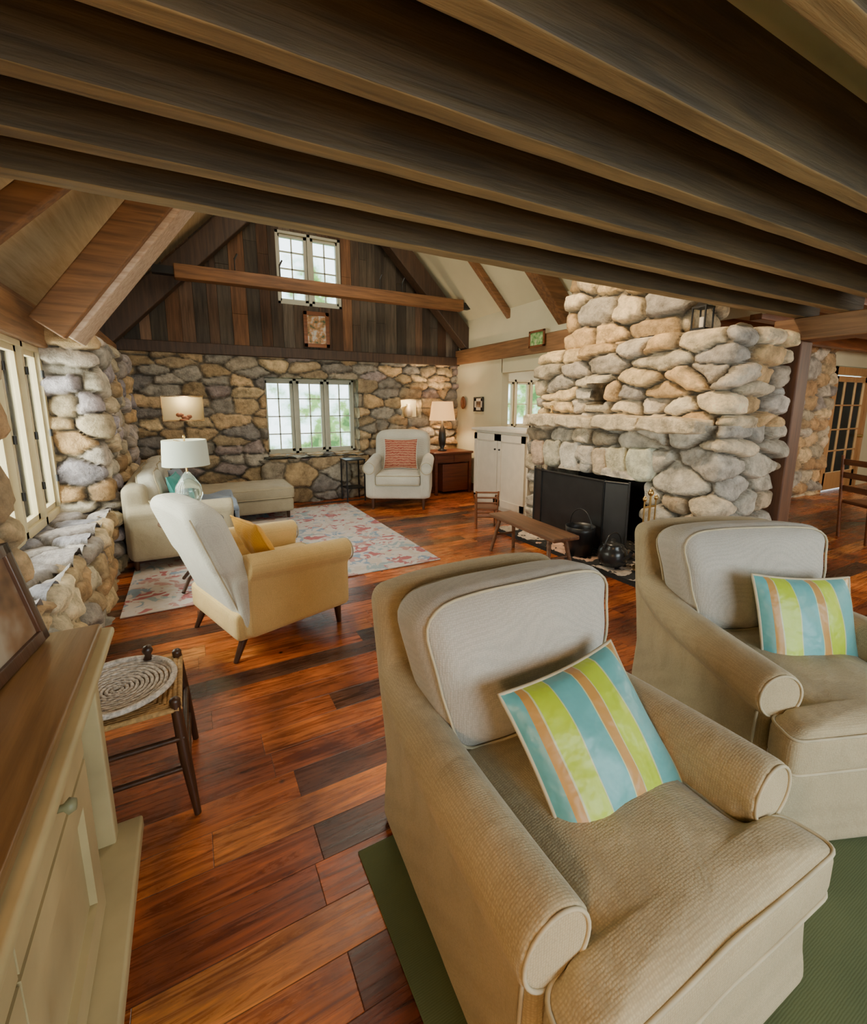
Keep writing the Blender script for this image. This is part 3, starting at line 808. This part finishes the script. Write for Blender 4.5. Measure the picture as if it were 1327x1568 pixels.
for x, y in ((-.55, 5.1), (.27, 5.1), (-.55, 7.28), (1.18, 7.28), (1.18, 6.6)): m.cyl((x, y, 0), (x, y, .12), .02, .028, 12)
m.build('feet', wood_leg, g)

# ------------------------------------------------------------------ rugs
rm, t = newmat('rug_floral')
c = t.coord(); nzw = t.n('ShaderNodeTexNoise', {'Vector': c, 'Scale': 4, 'Detail': 2})
cw_ = t.n('ShaderNodeVectorMath', {0: c, 1: t.n('ShaderNodeVectorMath', {0: nzw.outputs[1], 1: (.35, .35, .35)}, operation='MULTIPLY').outputs[0]}, operation='ADD')
v = t.n('ShaderNodeTexVoronoi', {'Vector': cw_.outputs[0], 'Scale': 6.5, 'Randomness': 1.0}); nz = t.n('ShaderNodeTexNoise', {'Vector': c, 'Scale': 6, 'Detail': 4, 'Distortion': 2})
sep = t.n('ShaderNodeSeparateColor', {0: v.outputs['Color']})
pat = t.ramp(sep.outputs[0], [(0, (.42, .14, .15)), (.18, (.58, .50, .44)), (.4, (.24, .33, .45)), (.52, (.56, .50, .46)), (.7, (.48, .28, .26)), (.85, (.32, .40, .44))], 'CONSTANT')
msk = t.ramp(nz.outputs[0], [(.46, (0, 0, 0)), (.53, (1, 1, 1))])
cc = t.mix(msk, (.62, .57, .55), pat)
t.finish(cc, .95, nz.outputs[0], .3, .01)
def rug(name, x0, x1, y0, y1, mat, th=.012):
    m = M(); m.rbox((-(x1-x0)/2, -(y1-y0)/2, 0), ((x1-x0)/2, (y1-y0)/2, th), .005, mid=6); return m.build(name, mat, loc=((x0+x1)/2, (y0+y1)/2, .001))
rug('floral_rug', -.58, 2.24, 3.98, 7.15, rm)
gm_, t = newmat('rug_green')
c = t.coord(); w = t.n('ShaderNodeTexWave', {'Vector': c, 'Scale': 55, 'Distortion': 2}, bands_direction='Y'); nz = t.n('ShaderNodeTexNoise', {'Vector': c, 'Scale': 3})
t.finish(t.mix(t.math('MULTIPLY', w.outputs[1], .15), t.ramp(nz.outputs[0], [(.3, (.07, .095, .04)), (.7, (.105, .13, .055))]), (.045, .07, .03)), .95, w.outputs[1], .15, .002)
rug('green_rug', .42, 4.4, -1.6, 1.36, gm_, .007)

# ------------------------------------------------------------------ console cabinet at left
pg = m_plain('paint_sage', (.48, .37, .18), .45, .16, 5)
pgd = m_plain('paint_sage_dark', (.24, .22, .11), .5, .2, 5)
topw = m_wood('console_top', (.12, .06, .02), (.34, .18, .065), 'Y', .3)
g = group('console_cabinet', (0, 0, 0)); m = M()
CX0, CX1, CY0, CY1 = -.64, -.36, -.9, 1.70
m.rbox((CX0, CY0-.05, .87), (CX1+.05, CY1+.07, .90), .008); m.build('top', topw, g)
m = M()
m.rbox((CX0, CY0-.03, .842), (CX1+.080, CY1+.10, .872), .012); m.rbox((CX0, CY0-.01, .815), (CX1+.05, CY1+.06, .845), .012)
for x in (CX0+.03, CX1):
    for y in (CY0, CY1-.04): m.rbox((x-.03, y-.0, .12), (x+.03, y+.055, .82), .006)
m.rbox((CX0, CY0-.02, .10), (CX1+.10, CY1+.05, .15), .01)
m.box((CX0+.02, CY0, .001), (CX1+.04, CY1-.02, .10))
m.box((CX0, CY0+.02, .14), (CX1+.012, CY1-.25, .818)); m.box((CX0, CY1-.3, .69), (CX1, CY1-.01, .82))
m.build('carcass', pg, g)
m = M()
fr_ = CX1+.03
for y0, y1 in ((-.86, .30), (.31, 1.44)):
    for a, b in ((y0, (y0+y1)/2-.004), ((y0+y1)/2+.004, y1)):
        m.box((CX1, a, .66), (fr_, b, .80))
        m.box((CX1, a, .16), (fr_, a+.08, .645)); m.box((CX1, b-.08, .16), (fr_, b, .645))
        m.box((CX1, a+.08, .16), (fr_, b-.08, .25)); m.box((CX1, a+.08, .56), (fr_, b-.08, .645))
m.build('doors', pg, g)
m = M()
for y in (-.55, .02, .60, 1.16): m.lathe([(0, 0), (.008, 0), (.008, .015), (.018, .025), (.012, .038), (0, .04)], (0, 0, 0), 14, mtx=T(fr_, y, .73) @ rot(0, 90, 0))
for y in (-.23, .84, .91): m.lathe([(0, 0), (.008, 0), (.008, .015), (.018, .025), (.012, .038), (0, .04)], (0, 0, 0), 14, mtx=T(fr_, y, .42) @ rot(0, 90, 0))
m.build('knobs', pgd, g)

def art(name, c1, c2, c3, sc=9):
    m, t = newmat(name); c = t.coord(); nz = t.n('ShaderNodeTexNoise', {'Vector': c, 'Scale': sc, 'Detail': 3})
    t.finish(t.ramp(nz.outputs[0], [(.35, c1), (.5, c2), (.65, c3)]), .4); return m
def picture(name, w, h, mtx, fm_, am, fw=.03, mat_w=0):
    g = group(name); g.matrix_world = mtx; m = M()
    for q in ((-w/2, -h/2, w/2, -h/2+fw), (-w/2, h/2-fw, w/2, h/2), (-w/2, -h/2, -w/2+fw, h/2), (w/2-fw, -h/2, w/2, h/2)):
        m.rbox((q[0], -.012, q[1]), (q[2], .012, q[3]), .004, k=2)
    m.build('frame', fm_, g); m = M(); m.box((-w/2+fw*.8, .0, -h/2+fw*.8), (w/2-fw*.8, .008, h/2-fw*.8)); m.build('art', am, g)
    if mat_w:
        m = M(); k = fw
        a, b = w/2-k, h/2-k
        for q in ((-a, -b, a, -b+mat_w), (-a, b-mat_w, a, b), (-a, -b, -a+mat_w, b), (a-mat_w, -b, a, b)): m.box((q[0], -.004, q[1]), (q[2], .001, q[3]))
        m.build('mat_board', white_paint, g)
    return g
a1_ = art('art_figures', (.06, .10, .05), (.5, .25, .10), (.6, .6, .55), 12)
a2_ = art('art_photo', (.05, .03, .02), (.22, .12, .06), (.35, .28, .2), 6)
a3_ = art('art_green', (.08, .22, .06), (.25, .42, .15), (.5, .55, .3), 20)
picture('framed_photo', .34, .32, T(-.50, 1.56, 1.062) @ rot(0, 0, 82) @ rot(-12, 0, 0), wood_leg, a2_, .035)
picture('framed_painting', .42, .56, T(1.98, WY-.12, 2.83), wood_mid, a1_, .06)
picture('framed_print', .30, .26, T(4.69, 6.95, 1.63) @ rot(0, 0, -90), iron, a2_, .025, .05)
picture('framed_landscape', .34, .24, T(4.62, 5.35, 2.58) @ rot(0, 0, -90), wood_mid, a3_, .03)
g = group('oval_plaque', (4.69, 7.45, 1.66)); m = M(); m.lathe([(0, 0), (.07, 0), (.085, .01), (.09, .02), (.075, .03), (.06, .022), (0, .02)], mtx=rot(0, -90, 0) @ Matrix.Scale(1.35, 4, (1, 0, 0))); m.build('plaque', wood_mid, g)

# ------------------------------------------------------------------ rush stool + wicker tray
g = group('rush_seat_stool', (-.36, 2.06, 0)); m = M()
C4 = [(.24, -.21), (.24, .21), (-.24, .21), (-.24, -.21)]
for x, y in C4:
    m.cyl((x*1.12, y*1.12, 0), (x*1.02, y*1.02, .25), .013, .022, 14); m.cyl((x*1.02, y*1.02, .25), (x*.95, y*.95, .49), .022, .019, 14)
    m.lathe([(.019, 0), (.02, .01), (.012, .02), (0, .022)], (x*.95, y*.95, .485), 14)
for i in range(4):
    (x0, y0), (x1, y1) = C4[i], C4[(i+1) % 4]
    for z in ((.16, .30) if i % 2 == 0 else (.21, .34)): m.cyl((x0*1.04, y0*1.04, z), (x1*1.04, y1*1.04, z), .011, seg=10)
m.build('legs', wood_leg, g)
rush = m_plain('rush_weave', (.46, .26, .09), .8, .35, 60, .6)
m = M()
for i in range(4):
    (x0, y0), (x1, y1) = C4[i], C4[(i+1) % 4]
    for k in range(14):
        f = k/14
        p0 = Vector((x0*(1-f), y0*(1-f), .462-.012*f)); p1 = Vector((x1*(1-f), y1*(1-f), .462-.012*f))
        m.cyl(p0, p1, .011, seg=8)
m.build('rush_seat', rush, g)
g = group('wicker_tray', (-.34, 2.06, .474)); m = M()
for k in range(11): rr = .018+.0175*k; m.tube([(rr*math.cos(a), rr*math.sin(a), .008+.0012*k+.002*math.sin(a*12+k*3.1)) for a in np.linspace(0, 2*math.pi, 49)[:-1]], .0075, True, seg=6)
m.tube([(.205*math.cos(a), .205*math.sin(a), .03) for a in np.linspace(0, 2*math.pi, 40)[:-1]], .012, True)
m.build('weave', m_plain('wicker_pale', (.60, .50, .40), .5, .4, 70, .6), g)
m = M(); m.lathe([(0, 0), (.02, 0), (.012, .02), (.022, .04), (.015, .06), (0, .065)], (.10, .17, .03), 16); m.build('knob', wood_leg, g)

# ------------------------------------------------------------------ lamps
shade_m, t = newmat('lamp_shade_white'); t.finish((.50, .55, .48), .8, emit=(.8, .78, .62), estr=.03)
shade_t, t = newmat('lamp_shade_tan'); t.finish((.75, .5, .25), .8, emit=(1, .48, .15), estr=1.1)
glass_b, t = newmat('lamp_glass'); t.finish((.75, .9, .88), .05, Transmission_Weight=.9)
g = group('glass_table_lamp', (-.04, 4.42, .625)); m = M()
m.lathe([(0, 0), (.09, 0), (.09, .02), (.03, .05), (.025, .08), (.08, .14), (.11, .22), (.10, .30), (.05, .38), (.022, .42), (0, .43)]); m.build('base', glass_b, g)
m = M(); m.lathe([(.185, .48), (.172, .70)], seg=36); m.lathe([(.18, .48), (.167, .70)], seg=36); m.build('shade', shade_m, g)
m = M(); m.cyl((0, 0, .42), (0, 0, .71), .008); m.lathe([(0, 0), (.012, .01), (.008, .03), (0, .035)], (0, 0, .71), 10)
for a in range(3): m.cyl((0, 0, .68), (.165*math.cos(a*2.09), .165*math.sin(a*2.09), .69), .003, seg=6)
m.build('stem', brass, g)
g = group('round_side_table', (-.04, 4.42, .013)); m = M()
m.lathe([(0, .585), (.25, .585), (.26, .595), (.255, .61), (0, .61)]); m.lathe([(.03, .585), (.03, .45), (.05, .35), (.025, .2), (.04, .12), (0, .1)])
for a in range(3): m.tube([(0, 0, .14), (.12*math.cos(a*2.09), .12*math.sin(a*2.09), .10), (.22*math.cos(a*2.09), .22*math.sin(a*2.09), .016)], .016)
m.build('table', wood_leg, g)
g = group('corner_desk', (0, 0, 0)); m = M()
m.rbox((3.78, 6.98, .74), (4.62, 7.58, .78), .01)
m.box((3.84, 7.02, .58), (4.58, 7.54, .74))
for x in (3.83, 4.55):
    for y in (7.01, 7.51): m.rbox((x, y, 0), (x+.05, y+.05, .74), .006)
for a, b in ((3.87, 4.20), (4.22, 4.55)): m.rbox((a, 7.005, .60), (b, 7.02, .72), .004)
m.rbox((4.0, 7.04, .05), (4.55, 7.5, .56), .01)
m.build('desk', m_wood('wood_cherry', (.05, .012, .007), (.17, .04, .016), 'X', .35), g)
g = group('tan_table_lamp', (4.12, 7.28, .78)); m = M()
m.lathe([(0, 0), (.08, 0), (.08, .02), (.03, .04), (.06, .12), (.075, .22), (.06, .38), (.02, .48), (.012, .65), (0, .65)]); m.build('base', iron, g)
m = M(); m.lathe([(.24, .56), (.19, .90)], seg=32); m.lathe([(.235, .56), (.185, .90)], seg=32); m.build('shade', shade_t, g)
g = group('side_table', (2.42, 7.38, 0)); m = M()
m.box((-.17, -.17, .70), (.17, .17, .72)); m.box((-.15, -.15, .22), (.15, .15, .235))
for x in (-.155, .155):
    for y in (-.155, .155): m.box((x-.01, y-.01, 0), (x+.01, y+.01, .70))
m.build('table', iron, g)

g = group('niche_sculpture', (-.04, WY+.09, 1.385)); m = M()
m.lathe([(0, 0), (.07, 0), (.06, .02), (.02, .03), (0, .03)])
for k in range(5): m.lathe([(0, -.035), (.03, -.02), (.038, 0), (.03, .02), (0, .035)], (-.07+.035*k, .01*math.sin(k*2), .06+.03*math.sin(k*1.3+1)), 12)
m.build('sculpture', m_plain('terracotta', (.35, .14, .08), .6), g)
g = group('niche_vase', (3.72, WY+.09, 1.385)); m = M(); m.lathe([(0, 0), (.05, 0), (.075, .06), (.08, .12), (.04, .19), (.03, .22), (.045, .25), (0, .24)]); m.build('vase', m_plain('vase_cream', (.6, .5, .35), .4), g)
g = group('lantern', (4.33, 2.70, 2.31)); m = M()
m.box((-.07, -.07, 0), (.07, .07, .02)); m.box((-.07, -.07, .20), (.07, .07, .215))
for x in (-.062, .062):
    for y in (-.062, .062): m.box((x-.006, y-.006, .02), (x+.006, y+.006, .2))
m.lathe([(.085, .215), (.03, .27), (.03, .29), (0, .295)], seg=4, mtx=rot(0, 0, 45)); m.tube([(0, .035*math.cos(a), .30+.035*math.sin(a)) for a in np.linspace(0, 2*math.pi, 16)[:-1]], .004, True)
m.build('frame', iron, g); m = M(); m.cyl((0, 0, .02), (0, 0, .12), .025); m.build('candle', white_paint, g)
g = group('mantel_candlestick', (4.04, 4.35, 1.52)); m = M(); m.lathe([(0, 0), (.035, 0), (.01, .02), (.012, .07), (.025, .09), (0, .09)]); m.build('stick', brass, g)

g = group('wooden_bench', (3.0, 3.47, 0), -4); m = M()
m.rbox((-.15, -.56, .385), (.15, .56, .425), .012)
for s in (-1, 1):
    for q in (-1, 1): m.cyl((q*.09, s*.42, .39), (q*.15, s*.50, 0), .022, .018, 12)
    m.cyl((-.12, s*.455, .2), (.12, s*.455, .2), .012, seg=10)
m.build('bench', m_wood('bench_wood', (.07, .03, .015), (.28, .13, .06), 'Y', .4), g)
g = group('small_wood_chair', (3.42, 4.85, 0), 150); m = M()
m.rbox((-.15, -.14, .26), (.15, .14, .285), .01)
for x in (-.13, .13):
    m.cyl((x, -.12, 0), (x, -.12, .27), .012, seg=10); m.cyl((x, .12, 0), (x*1.1, .18, .52), .012, seg=10)
    m.tube([(x*1.08, .16, .42), (x*1.15, .0, .43), (x*1.1, -.13, .41), (x, -.12, .27)], .011)
for z in (.36, .43, .50): m.cyl((-.14, .155+.02*(z-.36), z), (.14, .155, z), .012, seg=10)
for z in (.1, .16): m.cyl((-.13, -.12, z), (.13, -.12, z), .008, seg=8)
m.build('chair', wood_mid, g)

g = group('dining_chair', (7.1, 2.12, 0), 60); m = M()
m.rbox((-.22, -.21, .43), (.22, .21, .47), .015)
for x in (-.19, .19):
    m.cyl((x, -.18, 0), (x, -.18, .44), .018, .022, 12); m.cyl((x, .19, 0), (x*1.05, .27, 1.02), .02, .016, 12)
    m.cyl((x, -.18, .2), (x, .19, .2), .011, seg=8)
for z in (.62, .78, .94): m.rbox((-.2, .215+(z-.62)*.08, z-.035), (.2, .235+(z-.62)*.08, z+.035), .008)
m.build('chair', wood_mid, g)
g = group('dining_table', (8.0, 1.4, 0)); m = M()
m.rbox((-.6, -.6, .72), (.6, .6, .76), .012); m.box((-.5, -.5, .62), (.5, .5, .72))
for x in (-.52, .52):
    for y in (-.52, .52): m.rbox((x-.035, y-.035, 0), (x+.035, y+.035, .72), .01)
m.build('table', wood_mid, g)

# ------------------------------------------------------------------ world
w = bpy.data.worlds.new('World'); bpy.context.scene.world = w; w.use_nodes = True
t = NT.__new__(NT); t.t = w.node_tree; t.t.nodes.clear()
tc = t.n('ShaderNodeTexCoord'); nz = t.n('ShaderNodeTexNoise', {'Vector': tc.outputs['Generated'], 'Scale': 14, 'Detail': 6, 'Roughness': .6})
sp = t.n('ShaderNodeSeparateXYZ', {0: tc.outputs['Generated']})
f = t.math('ADD', nz.outputs[0], t.math('MULTIPLY', sp.outputs[2], .18))
col = t.ramp(f, [(.36, (.05, .12, .04)), (.44, (.18, .33, .10)), (.50, (.52, .74, .70)), (.57, (.88, 1.0, 1.08))])
bg = t.n('ShaderNodeBackground', {0: col, 1: 5.0}); t.n('ShaderNodeOutputWorld', {0: bg.outputs[0]})

# ------------------------------------------------------------------ lights
def area(name, loc, target, sx, sy, power, col):
    l = bpy.data.lights.new(name, 'AREA'); l.shape = 'RECTANGLE'; l.size = sx; l.size_y = sy; l.energy = power; l.color = col
    o = bpy.data.objects.new(name, l); COL.objects.link(o); o.location = loc
    o.rotation_euler = (Vector(target)-Vector(loc)).to_track_quat('-Z', 'Y').to_euler(); return o
def point(name, loc, p, col=(1, .75, .45), r=.05):
    l = bpy.data.lights.new(name, 'POINT'); l.energy = p; l.color = col; l.shadow_soft_size = r
    o = bpy.data.objects.new(name, l); COL.objects.link(o); o.location = loc; return o
def spot(name, loc, target, p, ang, col, blend=.6):
    l = bpy.data.lights.new(name, 'SPOT'); l.energy = p; l.color = col; l.spot_size = math.radians(ang); l.spot_blend = blend; l.shadow_soft_size = .06
    o = bpy.data.objects.new(name, l); COL.objects.link(o); o.location = loc
    o.rotation_euler = (Vector(target)-Vector(loc)).to_track_quat('-Z', 'Y').to_euler(); return o
area('south_fill', (2.0, -2.6, 1.5), (2.4, 3, 1.2), 3.4, 1.7, 135, (.82, .92, 1))  # added cool fill behind the camera, at the unseen south window
area('west_window_daylight', (-1.30, 3.85, 1.40), (2, 3.85, 1.0), 2.5, 1.4, 170, (1, .97, .84))
area('vault_fill', (2.0, 4.6, 5.2), (2.2, 4.9, 0), 2.2, 3.0, 165, (1, .90, .72))  # added fill high in the vault; the roof has no skylight
area('east_room_fill', (8.5, -.8, 2.4), (8.0, 2.5, .5), 3, 2, 240, (1, .88, .70))  # added fill hung inside the east room, not light through an opening
area('kitchen_area', (6.4, 6.2, 2.6), (6.4, 6.2, 0), 1.2, 1.2, 70, (1, .95, .85))  # unseen area light over the kitchen, no fixture built
spot('fireplace_spotlight', (2.0, 3.3, 4.4), (4.2, 3.5, 1.9), 560, 58, (1, .72, .40))
point('joist_warm_fill', (-.45, -.5, 1.35), 52, (1, .58, .24), .12)  # added warm glow for the left joists; no lamp stands here
point('right_warm_fill', (3.6, -.6, 1.3), 18, (1, .80, .52), .15)  # added warm fill right of the camera, without a lamp
point('lamp_bulb', (4.12, 7.28, 1.50), 34); point('glass_lamp_bulb', (-.04, 4.42, 1.22), 4, (1, .85, .6))
point('niche_light_left', (-.04, WY+.1, 1.70), 4.5, (1, .75, .4), .02); point('niche_light_right', (3.72, WY+.02, 1.69), 10, (1, .72, .38), .02)

# ------------------------------------------------------------------ camera
cd = bpy.data.cameras.new('camera'); cam = bpy.data.objects.new('camera', cd); COL.objects.link(cam)
cam.location = (0, 0, 1.62); cam.rotation_euler = (math.radians(90-9.87), 0, math.radians(-28.4))
cd.sensor_fit = 'VERTICAL'; cd.sensor_height = 36; cd.sensor_width = 36; cd.lens = 690/1568*36; cd.shift_y = -44/1568; cd.clip_start = .02
bpy.context.scene.camera = cam
